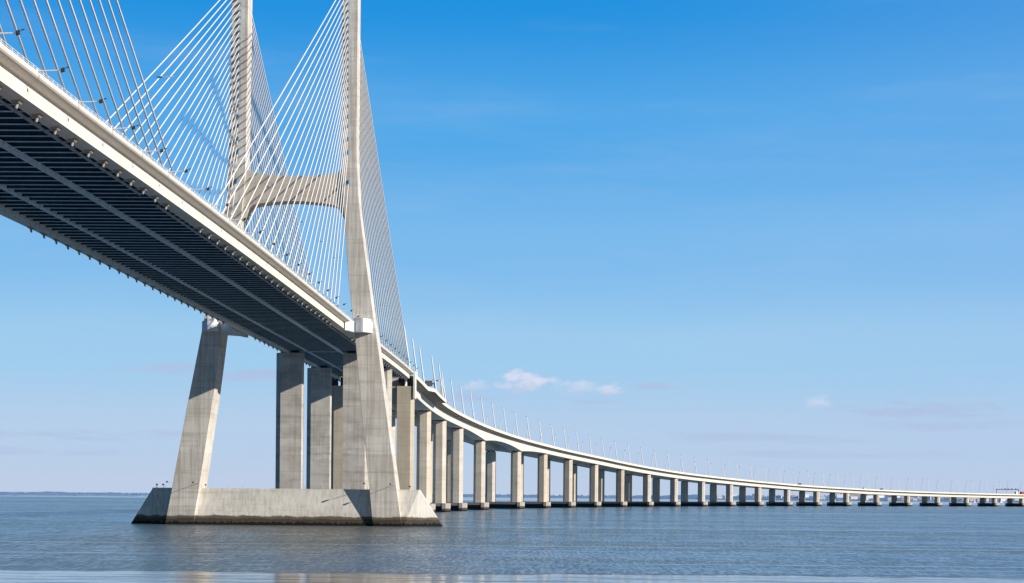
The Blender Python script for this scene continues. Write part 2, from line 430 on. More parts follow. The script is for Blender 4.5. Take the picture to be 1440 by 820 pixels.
# ------------------------------------------------------------------ PYLON
def lerp_tab(tab, z):
    for a, b in zip(tab, tab[1:]):
        if z <= b[0] or b is tab[-1]:
            u = (z - a[0]) / (b[0] - a[0])
            return [p + (q - p) * u for p, q in zip(a[1:], b[1:])]
NEAR = [(-2, 21.2, 28.7), (0, 21.0, 28.5), (9.4, 20.1, 27.1), (32.5, 17.5, 23.75), (47.2, 16.1, 21.75), (54.1, 15.25, 20.6), (62.9, 14.15, 19.3), (72, 13.4, 18.0),
        (80.8, 12.75, 16.85), (87, 12.3, 16.3), (93, 12.05, 16.0), (100, 11.9, 15.85), (152, 11.7, 15.9)]
FARL = [(-2, -32.6, -25.3), (0, -32.4, -25.1), (9.2, -30.7, -23.7), (32.4, -26.7, -20.4), (37.5, -25.75, -19.7), (49.9, -23.5, -18.2), (58, -22.0, -16.9), (66, -20.4, -15.7), (72, -19.4, -14.7),
        (80.1, -18.15, -13.6), (87, -17.5, -13.0), (93, -17.2, -12.75), (98.5, -17.1, -12.65), (152, -16.6, -12.3)]
def depth(z):   # half depth of a leg along the bridge
    return 5.4 - (5.4 - 3.1) * min(max(z, 0), 95) / 95
pyl = thing('bridge_pylon', 'tall H-shaped pale concrete pylon with splayed legs on a hull-shaped pedestal', 'bridge pylon')
def leg_mesh(tab, side):
    mb = MB(); rings = []
    zs = frange(-2, 48, 12) + frange(50, 100, 24) + frange(103, 150, 12)
    for z in zs:
        a, b = lerp_tab(tab, z); d = depth(z)
        ch = .07
        # small chamfer on the arrises, shallow groove for the cable line above the deck
        g = .0
        m = a + (b - a) * (.40 if side > 0 else .52)
        fr = [(a, -d + ch), (a + ch, -d)]
        fr += [(m - .75, -d), (m - .45, -d + g), (m + .45, -d + g), (m + .75, -d)]
        fr += [(b - ch, -d), (b, -d + ch)]
        bk = [(b, d - ch), (b - ch, d), (m + .75, d), (m + .45, d - g), (m - .45, d - g), (m - .75, d), (a + ch, d), (a, d - ch)]
        rings.append([(t, s, z) for t, s in fr + bk])
    mb.loft(rings); return mb
leg_mesh(NEAR, 1).build('leg', M['pylon'], pyl)
leg_mesh(FARL, -1).build('leg', M['pylon'], pyl)
# crossbeam: arched above and below, filleted into the legs
mb = MB(); rings = []
xl, xr = -12.9, 12.35
for i in range(41):
    u = i / 40 * 1.16 - .08; x = xl + (xr - xl) * u; v = min(1., abs(2 * u - 1))
    top = 90.0 + 1.0 * v**2 + 1.3 * max(0, (v - .82) / .18)**2
    bot = 83.5 - 1.35 * v**2 - 3.4 * (1 - math.sqrt(max(0, 1 - max(0, (v - .78) / .22)**2)))
    rings.append([(x, -2.7, bot), (x, -2.7, top), (x, 2.7, top), (x, 2.7, bot)])
mb.loft(rings); cb = mb.build('crossbeam', M['beam'], pyl)
# thin formwork ledge along the beam
# pedestal
def pedestal():
    mb = MB()
    tx0, tx1, bx0, bx1 = -36.1, 32.6, -33.1, 28.9
    ft, fb, bow = -2.6, -4.75, (-42.3, 38.7)
    zt, zb = 9.4, -1.5
    ex_ = 1 + 1.5 / 9.4
    b = lambda x: tx1 + (x - tx1) * ex_ if x > 0 else tx0 + (x - tx0) * ex_
    fb2 = ft + (fb - ft) * ex_
    v = [(tx0, ft, zt), (tx1, ft, zt), (tx1, -ft, zt), (tx0, -ft, zt),
         (b(bx0), fb2, zb), (b(bx1), fb2, zb), (b(bow[1]), 0, zb), (b(bx1), -fb2, zb), (b(bx0), -fb2, zb), (b(bow[0]), 0, zb)]
    f = [(0, 1, 2, 3), (0, 4, 5, 1), (1, 5, 6), (1, 6, 2), (2, 6, 7), (2, 7, 8, 3), (3, 8, 9), (3, 9, 0), (0, 9, 4), (4, 9, 8, 7, 6, 5)]
    mb.poly(v, f); return mb
ped = pedestal().build('pedestal', M['pedestal'], pyl)
mb = MB()
rg = lambda x, y, z: [(x - .22, y - .28, z), (x + .30, y - .28, z), (x + .42, y + .2, z), (x - .34, y + .2, z)]
mb.loft([rg(-36.05, -2.5, 9.35), rg(-32.75, -5.0, -1.5)])
mb.build('nosing', M['pedestal'], pyl)
# the pedestal's plinth in front of each leg reads as the leg running down into the water
mb = MB()
mb.tube((-35.3, -2.3, 9.4), (-35.3, -2.3, 10.3), .05, n=6)
for x in frange(-34, 31, 16):
    mb.tube((x, 2.2, 9.4), (x, 2.2, 10.35), .035, n=5)
mb.build('post', M['steel_grey'], pyl)
# white collars where the deck passes the legs
def collar(tab, sgn):
    mb = MB()
    a, b = lerp_tab(tab, 51)
    inner = 14.3 * sgn
    o = b if sgn > 0 else a
    out = [(inner, -12.6), (inner + .7 * sgn, -11.6), (inner + 1.3 * sgn, -8.4), (inner + 1.8 * sgn, -7.7)]
    cx, cy = o - (2.75 if sgn > 0 else 1.9) * sgn, -5.6
    for k in range(9):
        an = math.pi * (1.06 - .56 * k / 8) if sgn > 0 else math.pi * (-.06 + .56 * k / 8)
        out.append((cx + 2.3 * math.cos(an) * 1.1, cy - 2.3 * math.sin(an)))
    q = .35 if sgn > 0 else -.3
    out.append((o - q * sgn, -3.6))
    out.append((o - q * sgn, 3.6))
    back = [(x, -y) for x, y in reversed(out[:-1])]
    ring = [(x, y) for x, y in out + back]
    pts = ring
    rings = [[(x, y, z) for x, y in pts] for z in (49.5, 52.3)]
    mb.loft(rings)
    # raised top panel on the bulge
    bul = [(x, y) for x, y in out[4:13]] + [(o - .9 * sgn, -3.7), (cx - 2.0 * sgn, -3.7)]
    mb.loft([[(x, y, z) for x, y in bul] for z in (52.303, 53.1)])
    return mb
collar(NEAR, 1).build('collar', M['collar'], pyl)
collar(FARL, -1).build('collar', M['collar'], pyl)

# floodlights of the pylon: on arms thrust out from the legs, and on the pedestal top
def floodlight(name, label, base, arm, group=None):
    root = thing(name, label, 'floodlight', base, 0, group)
    b = Vector(base); a = MB()
    tip = Vector(arm)
    a.tube((0, 0, 0), tip, .055, n=6)
    a.build('arm', M['steel_grey'], root).location = (0, 0, 0)
    l = MB(); t = tip
    l.loft([[(t.x - .24, t.y - .35, t.z - .08), (t.x + .24, t.y - .35, t.z - .08), (t.x + .24, t.y - .35, t.z + .26), (t.x - .24, t.y - .35, t.z + .26)],
            [(t.x - .15, t.y + .3, t.z - .05), (t.x + .15, t.y + .3, t.z - .05), (t.x + .15, t.y + .3, t.z + .18), (t.x - .15, t.y + .3, t.z + .18)]])
    l.build('lamp_head', M['dark'], root).location = (0, 0, 0)
    return root
for nm, tab in (('right', NEAR), ('left', FARL)):
    a, b = lerp_tab(tab, 10.6); d = depth(10.6)
    floodlight('floodlight', 'dark floodlight on an arm at the left foot corner of the %s pylon leg' % nm, (a + .35, -d, 10.7), (-1.4, -2.0, .1))
    floodlight('floodlight', 'dark floodlight on an arm at the right foot corner of the %s pylon leg' % nm, (b - .35, -d, 10.7), (-.9, -2.6, .0))
for x, lb in ((-35.2, 'dark floodlight standing at the far left tip of the pedestal'), (-33.6, 'dark floodlight beside the one at the left tip of the pedestal'), (30.2, 'dark floodlight on the right end of the pedestal top'), (-22.6, 'dark floodlight on the pedestal right beside the left leg')):
    floodlight('floodlight', lb, (x, -1.9, 9.4), (0, 0, .75))

# ------------------------------------------------------------------ CABLE-STAYED DECK
deck = thing('cable_stayed_deck', 'long concrete bridge deck with white edges and dark steel underside hung from stay cables', 'bridge deck')
S0, S1 = -425., 204.65
SP = 7.178
main_ss = frange(S0, S1, 120)
def mirror(pr): return [(-t, z) for t, z in pr]
# edge girder with rounded lip
gird = [(14.0, -2.35), (14.0, -.72), (14.2, -.66), (14.6, -.60), (15.0, -.52), (15.25, -.42), (15.40, -.28), (15.45, -.12), (15.45, .0), (15.2, .02), (15.15, -.2), (11.95, -.22), (11.95, -2.3), (12.15, -2.5), (13.2, -2.5), (13.85, -2.4)]
for sg in (1, -1):
    mb = MB(); sweep(mb, gird if sg > 0 else mirror(gird), main_ss)
    g = mb.build('edge_girder', M['girder'], deck)
    mb = MB()
    # white kerb line along the lip with a low railing
    sweep(mb, [(sg * 15.46, -.10), (sg * 15.46, .16), (sg * 15.2, .16), (sg * 15.2, .023)], main_ss)
    mb.build('kerb', M['white'], deck)
    mb = MB()
    for s in frange(S0 + 1, S1 - 1, 350):
        x, y, z = P(s, sg * 15.3, H(s))
        mb.box(x - .04, x + .04, y - .06, y + .06, z + .15, z + .62)
    for dz in (.62, .40):
        mb.loft([[P(s, sg * 15.3 + a, H(s) + dz + b) for a, b in ((-.03, -.03), (.03, -.03), (.03, .03), (-.03, .03))] for s in main_ss])
    mb.build('railing', M['white_metal'], deck)
mb = MB()
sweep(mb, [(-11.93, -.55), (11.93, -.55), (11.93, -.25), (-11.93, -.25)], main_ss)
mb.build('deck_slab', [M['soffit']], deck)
mb = MB()
sweep(mb, [(-12.7, -.247), (12.7, -.247), (12.7, -.21), (-12.7, -.21)], main_ss)
mb.build('roadway', M['asphalt'], deck)
# steel floor beams: shade painted into the web, water bounce into the bottom flange
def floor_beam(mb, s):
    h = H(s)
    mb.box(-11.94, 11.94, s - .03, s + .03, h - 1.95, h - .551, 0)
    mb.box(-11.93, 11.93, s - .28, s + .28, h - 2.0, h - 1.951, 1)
beams = [-340. + SP / 2 * i for i in range(int((S1 + 340) / (SP / 2)))]
for s in beams[:100]:
    mb = MB(); floor_beam(mb, s); mb.build('floor_beam', [M['steel_shade'], M['steel_bounce']], deck)
mb = MB()
for s in beams[100:]: floor_beam(mb, s)
o = mb.build('floor_beam', [M['steel_shade'], M['steel_bounce']], deck); o['kind'] = 'stuff'
# longitudinal members under the beams
for t0, w, d in ((3.6, .45, .38), (-6.6, .30, 1.25)):
    mb = MB()
    if t0 > 0:
        sweep(mb, [(t0 - w, -2.0 - d), (t0 - .05, -2.0 - d), (t0 - .05, -2.003), (t0 - w, -2.003)], main_ss)
        sweep(mb, [(t0 + .05, -2.0 - d), (t0 + w, -2.0 - d), (t0 + w, -2.003), (t0 + .05, -2.003)], main_ss)
    else:
        sweep(mb, [(t0 - w, -2.15), (t0 + w, -2.15), (t0 + w, -2.004), (t0 - w, -2.004)], main_ss)
        for i in range(len(beams) - 1):
            s0, s1 = beams[i] + .3, beams[i + 1] - .3
            mb.poly([P(s0, t0 + w - .02, H(s0) - 2.0), P(s1, t0 + w - .02, H(s1) - 2.0), P(s1, t0 + w - .02, H(s1) - .6), P(s0, t0 + w - .02, H(s0) - .6),
                     P(s0, t0 + w - .1, H(s0) - 2.0), P(s1, t0 + w - .1, H(s1) - 2.0), P(s1, t0 + w - .1, H(s1) - .6), P(s0, t0 + w - .1, H(s0) - .6)],
                    [(0, 1, 2, 3), (7, 6, 5, 4), (0, 4, 5, 1), (1, 5, 6, 2), (2, 6, 7, 3), (3, 7, 4, 0)])
    mb.build('longitudinal_girder', M['steel_pale'], deck)
for t0, segs in ((11.5, ((-425, -232), (-222, 200))), (-11.5, ((-425, 200),))):
    for a, b in segs:
        mb = MB(); ss = frange(a, b, 60)
        sweep(mb, [(t0 - .12, -2.75), (t0 + .12, -2.75), (t0 + .12, -2.5), (t0 - .12, -2.5)], ss)
        for s in frange(a + 2, b - 2, int((b - a) / 3.6)):
            x, y, z = P(s, t0, H(s)); mb.box(x - .05, x + .05, y - .05, y + .05, z - 2.497, z - 2.0)
        if t0 < 0:
            sweep(mb, [(t0 - .06, -3.1), (t0 + .06, -3.1), (t0 + .06, -3.0), (t0 - .06, -3.0)], ss)
            n_ = int((b - a) / 1.8)
            for i in range(n_):
                s = a + 1 + i * (b - a - 2) / n_; e = s + .9
                mb.tube(P(s, t0, H(s) - 3.0), P(e, t0, H(e) - 2.75), .05, n=4)
        mb.build('inspection_rail', M['steel_pale'] if t0 < 0 else M['steel_grey'], deck)
# anchor blocks: hanging below the edge girders, one below each cable
CAB0 = 12.437
anch_main = [-210 + CAB0 + SP * i for i in range(24)]          # our pylon, main span
anch_side = [-a for a in anch_main]
anch_side = [min(197.5, 15.6 + (23 - i) * 7.91) for i in range(24)]
anch_other = [-210 - CAB0 - SP * i for i in range(14)]
all_anch = anch_main + anch_side + anch_other
proto = None
for sg in (1, -1):
    for s in sorted(all_anch):
        if sg < 0 and s < -205: pass
        x, y, z = P(s, sg * 13.1, H(s) - 2.5)
        if proto is None:
            a = MB()
            a.loft([[(-.62, -.75, .32), (.4, -.75, .003), (.4, .75, .003), (-.62, .75, .32)][::1], [(-.5, -.5, -.26), (.15, -.5, -.28), (.15, .5, -.28), (-.5, .5, -.26)]])
            a.tube((-.1, 0, -.28), (-.2, 0, -.72), .17, n=10, mi=1); a.tube((-.2, 0, -.72), (-.22, 0, -.86), .10, n=8, mi=2)
            proto = a.build('cable_anchor', [M['slab'], M['steel_grey'], M['lamp']], deck)
            o = proto
        else:
            o = proto.copy(); COL.objects.link(o); o.parent = deck
        o.location = (x, y, z)
        if sg < 0: o.rotation_euler = (0, 0, math.pi)

# ------------------------------------------------------------------ STAY CABLES
PZ = [88.8, 96.4, 99.8, 103.1, 105.5, 108.2, 110.6, 112.6, 114.7, 116.4, 118.2, 120.1, 121.9, 123.7, 125.5, 127.2, 129.0, 130.8, 132.5, 134.3, 136.0, 137.8, 139.5, 141.2]
def stay(p_deck, p_pyl, label, group, mat, sleeve_mat, r=.135, sag=.004):
    a = Vector(p_deck); b = Vector(p_pyl); L = (b - a).length
    pts = []
    for i in range(9):
        u = i / 8; q = a.lerp(b, u); q.z -= 4 * sag * L * u * (1 - u) * .5; pts.append(q)
    mb = MB(); mb.path(pts, r, 7)
    o = mb.build('stay_cable', mat, smooth=True, loc=tuple(a)); tag(o, label, 'stay cable', group)
    d = (pts[1] - pts[0]).normalized()
    mb = MB(); mb.tube(a + d * .15, a + d * 2.2, r * 1.7, r * 1.45, 8)
    s1 = mb.build('sleeve', sleeve_mat, loc=tuple(a)); s1.parent = o; s1.location = (0, 0, 0)
    d2 = (pts[-2] - pts[-1]).normalized()
    if p_pyl[1] > -100 and abs(p_pyl[1]) < 50:
        mb = MB(); mb.tube(b, b + d2 * 1.5, r * 2.1, r * 1.9, 8)
        s2 = mb.build('sleeve', M['sleeve_blue'], loc=tuple(a)); s2.parent = o; s2.location = (0, 0, 0)
    return o
for leg, sg, tab in (('right', 1, NEAR), ('left', -1, FARL)):
    for span, lst, fs in (('main span', anch_main, -1), ('side span', anch_side, 1)):
        for i in range(24):
            s = lst[23 - i] if span == 'main span' else lst[23 - i]
            z = PZ[i]; a, b = lerp_tab(tab, z)
            t = a + (b - a) * (.40 if sg > 0 else .52)
            side = 'left' if span == 'main span' else 'right'
            stay(P(s, sg * 14.55, H(s) - .1), (t, fs * (depth(z) - .1), z),
                 'white stay cable, %s out from the pylon, fanning %s from its %s leg' % (ordn(i), side, leg),
                 'stay cables of the %s leg on the %s' % (leg, span), M['cable'], M['sleeve_blue'], r=.135 if fs < 0 else .165)
for i in range(14):
    s = anch_other[i]
    z = PZ[23 - i]
    stay(P(s, 14.55, H(s) - .1), (13.4, -420 + 3.2, z), 'steep tan-edged stay cable with shaded sleeve, %s from midspan in the upper left fan' % ordn(i),
         'stay cables coming down from the upper left', M['cable_tan'], M['sleeve_shade'], r=.118)

# outward floodlight arms at deck level and cable lamps higher up
def deck_arm(s, label):
    x, y, z = P(s, 15.3, H(s) + .25)
    root = thing('edge_floodlight', label, 'floodlight', (x, y, z), 0, 'floodlight arms along the deck edge')
    a = MB(); a.tube((-.1, 0, 0), (2.55, 0, .1), .075, .06, 6); a.tube((0, 0, -.2), (0, 0, .25), .09, n=6)
    a.build('arm', M['pole'], root)
    l = MB(); l.loft([[(2.45, -.16, -.12), (2.45, .16, -.12), (2.45, .16, .25), (2.45, -.16, .25)], [(2.8, -.18, .0), (2.8, .18, .0), (2.8, .18, .36), (2.8, -.18, .36)]])
    l.tube((2.95, -.1, .3), (3.25, -.1, .42), .06, n=5)
    l.build('lamp_head', M['lamp'], root)
    return root
arms = []
k = 0
s = -311.
while s < 200:
    if not -12 < s < 14:
        if k == 0: first = o = deck_arm(s, '')
        else:
            o = copy_tree(first); o.location = P(s, 15.3, H(s) + .25)
        o['label'] = ('floodlight arm jutting from the deck edge, %s from the lower left along the main span' if s < 0 else 'floodlight arm jutting from the deck edge behind the pylon, %s along') % ordn(k if s < 0 else k - k0)
        if s < 0: k0 = k + 1
        k += 1
    s += 2 * SP * 1.083
k = 0
for i, s in enumerate((-225, -129, -82, -50, -20, 25, 56, 102, 148)):
    x, y, z = P(s, 14.2, H(s) + 14.6)
    # carried on the stay cable that passes at this height
    root = thing('hanging_lamp', 'small pale lamp arm carried up on the near stay cables, %s from the left' % ordn(i), 'lamp', (x, y, z), 0, 'lamp arms on the stay cables')
    a = MB(); a.tube((.25, 0, .06), (-1.5, 0, 0), .07, .05, 6); a.build('arm', M['white_metal'], root)
    a = MB(); a.loft([[(-1.4, -.13, -.08), (-1.4, .13, -.08), (-1.4, .13, .12), (-1.4, -.13, .12)], [(-2.1, -.2, -.1), (-2.1, .2, -.1), (-2.1, .2, .08), (-2.1, -.2, .08)]]); a.build('lamp_head', M['sleeve_blue'], root)

# ------------------------------------------------------------------ PIERS OF THE SIDE SPAN
def column(mb, t0, t1, s0, s1, z0, z1, cl, cr):
    pl = []
    pl += [(t0, s0 + cl), (t0 + cl, s0)] if cl else [(t0, s0)]
    pl += [(t1 - cr, s0), (t1, s0 + cr)] if cr else [(t1, s0)]
    pl += [(t1, s1 - cr), (t1 - cr, s1)] if cr else [(t1, s1)]
    pl += [(t0 + cl, s1), (t0, s1 - cl)] if cl else [(t0, s1)]
    mb.loft([[(x, y, z) for x, y in pl] for z in (z0, z1)])
def bearing(mb, t, s, z0, z1): mb.box(t - 1.1, t + 1.1, s - 1.0, s + 1.0, z0, z1)
def side_pier(s, L, Rr, mat, label, end=False):
    root = thing('side_span_pier', label, 'bridge pier', (0, s, 0))
    top = H(s) - 2.75 if not end else 48.0
    for (a, b), cl, cr in ((L, 1.5, 0), (Rr, 0, 1.2)):
        mb = MB(); column(mb, a, b, s - 2.5, s + 2.5, 3.4, top, cl, cr); mb.build('column', mat, root, world=True)
        mb = MB(); bearing(mb, (a + b) / 2 - 1.6, s, top + .003, H(s) - 2.02); bearing(mb, (a + b) / 2 + 1.6, s, top + .003, H(s) - 2.02); mb.build('bearing', M['dark'], root, world=True)
    mb = MB(); column(mb, L[0] - 2, Rr[1] + 2, s - 5, s + 5, -1.5, 3.397, 2.5, 2.5); mb.build('pile_cap', M['cap'], root, world=True)
    if end:
        mb = MB(); mb.box(L[1] - .2, Rr[0] + .2, s - 1.6, s + 1.6, 41.4, 47.9); mb.build('crosshead', mat, root, world=True)
    return root
side_pier(72, (-15.5, -7.7), (4.6, 12.4), M['pier_near'], 'wide weathered pier column pair standing just behind the pylon legs')
side_pier(142.65, (-15.7, -7.8), (4.8, 12.6), M['pier_near'], 'second pier column pair behind the pylon, plain and without crosshead')
ep = side_pier(203.4, (-15.2, -8.8), (9.5, 15.7), M['pier_brown'], 'brownish end pier with a crosshead between its columns where the viaduct starts', True)
mb = MB(); mb.box(15.48, 16.15, 200.6, 207.2, 43.5, 53.6); mb.build('cheek_wall', M['web'], ep, world=True)
# transverse bearing beams under the deck at the piers
for s in (72, 142.65):
    mb = MB(); h = H(s)
    mb.box(-11.9, 11.9, s - .55, s + .55, h - 2.35, h - 2.006); mb.build('pier_beam', M['steel_bounce'], deck)

# ------------------------------------------------------------------ VIADUCT
VS = 207.3
PS = [351, 418, 484, 562.5, 681] + [763 + 76.87 * i for i in range(19)]
VE = PS[-1] + 60
vd = thing('viaduct_deck', 'long white-edged concrete viaduct deck curving away to the right', 'viaduct deck')
vss = frange(VS, 560, 70) + frange(565, 760, 60) + frange(770, VE, 160)
def gdepth(s):
    base = 5.1
    if 484 < s <= 562.5: return base + 2.3 * ((s - 484) / 78.5)**2
    if 562.5 < s <= 681: return base + 2.3 * abs(2 * (s - 562.5) / 118.5 - 1)**2
    if 681 < s < 763: return base + 2.3 * (1 - (s - 681) / 82)**2
    return base
for sg in (1, -1):
    mb = MB()
    pr = lambda s: [(sg * t, z) for t, z in ((12.3, -1.93), (11.7, -gdepth(s)), (5.0, -gdepth(s)), (4.6, -1.90))]
    sweep(mb, pr, vss); mb.build('box_girder', M['web'], vd)
def bulge(s):
    if 282 < s < 290: return (s - 282) / 8 * 2.3
    if 290 <= s <= 354: return 2.3
    return 0.
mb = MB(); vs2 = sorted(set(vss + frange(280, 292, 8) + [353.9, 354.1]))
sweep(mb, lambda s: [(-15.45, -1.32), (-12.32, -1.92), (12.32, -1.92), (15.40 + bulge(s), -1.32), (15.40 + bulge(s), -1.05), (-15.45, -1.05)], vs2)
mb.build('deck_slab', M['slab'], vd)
mb = MB(); sweep(mb, [(-15.1, -1.047), (15.1, -1.047), (15.1, -1.0), (-15.1, -1.0)], vss); mb.build('roadway', M['asphalt'], vd)
for sg in (1, -1):
    mb = MB()
    sweep(mb, lambda s: [(sg * (15.2 + (bulge(s) if sg > 0 else 0)), -.995), (sg * (15.43 + (bulge(s) if sg > 0 else 0)), -1.40), (sg * (15.52 + (bulge(s) if sg > 0 else 0)), -1.38), (sg * (15.50 + (bulge(s) if sg > 0 else 0)), -.02), (sg * (15.24 + (bulge(s) if sg > 0 else 0)), -.02)], vs2)
    mb.build('parapet', M['girder'], vd)
    mb = MB()
    for s in frange(VS + 1, 900, 300):
        x, y, th = axis(s); q = P(s, sg * (15.36 + (bulge(s) if sg > 0 else 0)), H(s)); mb.box(q[0] - .04, q[0] + .04, q[1] - .05, q[1] + .05, q[2] - .017, q[2] + .34)
    rs = [s for s in vs2]
    mb.loft([[P(s, sg * (15.36 + (bulge(s) if sg > 0 else 0)) + a, H(s) + .34 + b) for a, b in ((-.04, -.04), (.04, -.04), (.04, .05), (-.04, .05))] for s in rs])
    mb.build('railing', M['white_metal'], vd)
# box girder diaphragm at the joint + drains
# viaduct piers: octagonal columns on chamfered pile caps
for i, s in enumerate(PS):
    x, y, th = axis(s)
    root = thing('viaduct_pier', '', 'viaduct pier', (x, y, 0), -th, 'viaduct piers')
    top = H(s) - gdepth(s) - .45
    joint = i in (8, 17)
    for sg in (1, -1):
        mb = MB(); c = sg * 8.05
        column(mb, c - 3.1, c + 3.1, -2.5, 2.5, 4.2, top, 1.5, 1.5)
        mb.build('column', M['pier_brown'] if joint and sg > 0 else M['pier'], root).location = (0, 0, 0)
        mb = MB(); bearing(mb, c - 1.4, 0, top + .003, top + .447); bearing(mb, c + 1.4, 0, top + .003, top + .447)
        mb.build('bearing', M['dark'], root).location = (0, 0, 0)
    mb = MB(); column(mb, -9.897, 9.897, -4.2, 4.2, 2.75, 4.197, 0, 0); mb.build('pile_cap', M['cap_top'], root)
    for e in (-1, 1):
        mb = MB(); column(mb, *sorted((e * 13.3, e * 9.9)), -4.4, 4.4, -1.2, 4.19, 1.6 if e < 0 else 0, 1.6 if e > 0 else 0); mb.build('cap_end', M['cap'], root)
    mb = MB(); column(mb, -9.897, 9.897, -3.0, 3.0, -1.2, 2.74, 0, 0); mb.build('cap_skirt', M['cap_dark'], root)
    root['label'] = 'pale twin-column viaduct pier on a pile cap, %s beyond the brown end pier' % ordn(i)

# ------------------------------------------------------------------ LAMP POSTS
def lamp_post():
    root = thing('lamp_post', '', 'lamp post')
    a = MB(); h = 15.2; lean = -.15
    a.tube((0, 0, -.9), (lean * h, 0, h), .31, .20, 8); a.build('pole', M['pole'], root)
    a = MB(); tx = lean * h
    a.tube((tx - .5, 0, h - .2), (tx + .3, 0, h - .08), .06, n=6)
    a.build('bracket', M['pole'], root)
    for x in (-1.0, .25):
        a = MB(); a.loft([[(tx + x, -.2, h - .45), (tx + x + .4, -.2, h - .35), (tx + x + .4, .2, h - .35), (tx + x, .2, h - .45)], [(tx + x + .1, -.14, h - .2), (tx + x + .36, -.14, h - .1), (tx + x + .36, .14, h - .1), (tx + x + .1, .14, h - .2)]])
        a.build('lamp_head', M['pole'], root)
    return root
first = None
lamp_s = [192 + 38.4 * i for i in range(52)]
for sg, nm in ((1, 'near'), (-1, 'far')):
    for i, s in enumerate(lamp_s):
        if s > VE - 20: continue
        if sg < 0 and s < 280: continue
        x, y, th = axis(s)
        if first is None: o = first = lamp_post()
        else: o = copy_tree(first)
        o.location = P(s, sg * (14.9 + (bulge(s) if sg > 0 else 0)), H(s) - (.9 if s > VS else 0) + .9)
        o.rotation_euler = (0, 0, -th + (0 if sg > 0 else math.pi))
        o['label'] = ('slim white lamp post leaning in from the near parapet, %s from the pylon' if sg > 0 else 'slim white lamp post behind the roadway on the far parapet, %s from the pylon') % ordn(i if sg > 0 else i - 3)
        o['group'] = 'lamp posts on the %s parapet' % nm

# ------------------------------------------------------------------ SIGNS, WINDSOCK, VEHICLES ON THE VIADUCT
def on_road(s, t, dz=0.):
    x, y, th = axis(s); p = P(s, t, H(s) - 1.0 + dz); return p, -th
p, rz = on_road(330, 0)
g = thing('sign_gantry', 'dark sign gantry with green and grey panels over the road beyond the pylon', 'sign gantry', p, rz)
def part(name, mat, root, fn, mats=None):
    a = MB(); fn(a); o = a.build(name, mats or mat, root); o.location = (0, 0, 0); return o
part('beam', M['dark'], g, lambda a: (a.box(-14.6, 14.6, -.25, .25, 6.0, 6.5)))
for t in (-14.6, 14.35): part('post', M['dark'], g, lambda a: a.box(t, t + .3, -.2, .2, 0, 6.9))
part('sign_panel', M['sign_green'], g, lambda a: a.box(3.0, 8.0, -.45, -.28, 5.3, 7.6))
part('sign_panel', M['sign_blue'], g, lambda a: a.box(.6, 2.6, -.45, -.28, 5.6, 7.8))
part('sign_panel', M['sign_grey'], g, lambda a: a.box(9.4, 13.6, -.45, -.28, 5.1, 7.6))
p, rz = on_road(322, 16.9)
w = thing('windsock', 'orange and white windsock on a thin mast on the lay-by beyond the pylon', 'windsock', p, rz)
part('mast', M['pole'], w, lambda a: a.tube((0, 0, 0), (0, 0, 7.2), .07, .05, 6))
part('sock', None, w, lambda a: (a.tube((0, 0, 7.0), (-.9, 0, 7.1), .35, .3, 8, 0), a.tube((-.9, 0, 7.1), (-1.7, 0, 7.25), .3, .25, 8, 1), a.tube((-1.7, 0, 7.25), (-2.4, 0, 7.45), .25, .2, 8, 0)), [M['orange'], M['white']])
p, rz = on_road(360, 15.1)
w = thing('camera_mast', 'thick white equipment mast at the end of the lay-by', 'mast', p, rz)
part('mast', M['white_metal'], w, lambda a: a.tube((0, 0, 0), (0, 0, 11), .35, .3, 10))
part('cabinet', M['white'], w, lambda a: a.box(-.75, .75, -.6, .6, 1.0, 8.0))
# gantry and traffic at the right edge
sg_ = 2046
p, rz = on_road(sg_, 0)
g = thing('sign_gantry', 'thin dark overhead gantry across the viaduct at the right edge of the photo', 'sign gantry', p, rz)
part('beam', M['dark'], g, lambda a: (a.box(-15.1, 15.1, -.3, .3, 6.6, 7.3)))
for t in (-15.1, 14.8): part('post', M['dark'], g, lambda a: a.box(t, t + .4, -.3, .3, 0, 8.0))
for t in (-9, -3, 1, 6, 11): part('signal', M['dark'], g, lambda a: a.box(t - .7, t + .7, -.5, .5, 7.303, 8.1))
def vehicle(name, label, cat, s, t, L, W, Hc, cab, mat, cabmat, rev=False):
    p, rz = on_road(s, t, .04)
    o = thing(name, label, cat, p, rz + (math.pi if rev else 0))
    part('cargo_box', mat, o, lambda a: a.box(-W / 2, W / 2, -L / 2, L / 2 - cab - .25, .9, Hc))
    part('cab', cabmat, o, lambda a: a.loft([[(-W / 2, L / 2 - cab, .6), (W / 2, L / 2 - cab, .6), (W / 2, L / 2, .6), (-W / 2, L / 2, .6)], [(-W / 2, L / 2 - cab, 2.9), (W / 2, L / 2 - cab, 2.9), (W / 2, L / 2 - .5, 2.9), (-W / 2, L / 2 - .5, 2.9)]]))
    part('chassis', M['dark'], o, lambda a: a.box(-W / 2 + .2, W / 2 - .2, -L / 2, L / 2 - .2, .55, .897))
    part('windscreen', M['glass'], o, lambda a: a.poly([(-W / 2 + .15, L / 2 - .23, 1.75), (W / 2 - .15, L / 2 - .23, 1.75), (W / 2 - .2, L / 2 - .42, 2.7), (-W / 2 + .2, L / 2 - .42, 2.7)], [(0, 1, 2, 3)]))
    for y in (L / 2 - cab * .5, -L / 2 + 1.2, -L / 2 + 2.4):
        for x in (-W / 2 + .18, W / 2 - .18):
            part('wheel', M['tyre'], o, lambda a: a.tube((x - .15, y, .5), (x + .15, y, .5), .5, n=12))
    return o
vehicle('truck', 'white box truck on the viaduct near the right edge', 'truck', 2052, 10.5, 12, 2.5, 4.2, 2.2, M['white_metal'], M['dark'])
vehicle('truck', 'red lorry behind the white truck at the very right edge', 'truck', 2068, 10.5, 12, 2.5, 4.2, 2.2, M['red'], M['red'])

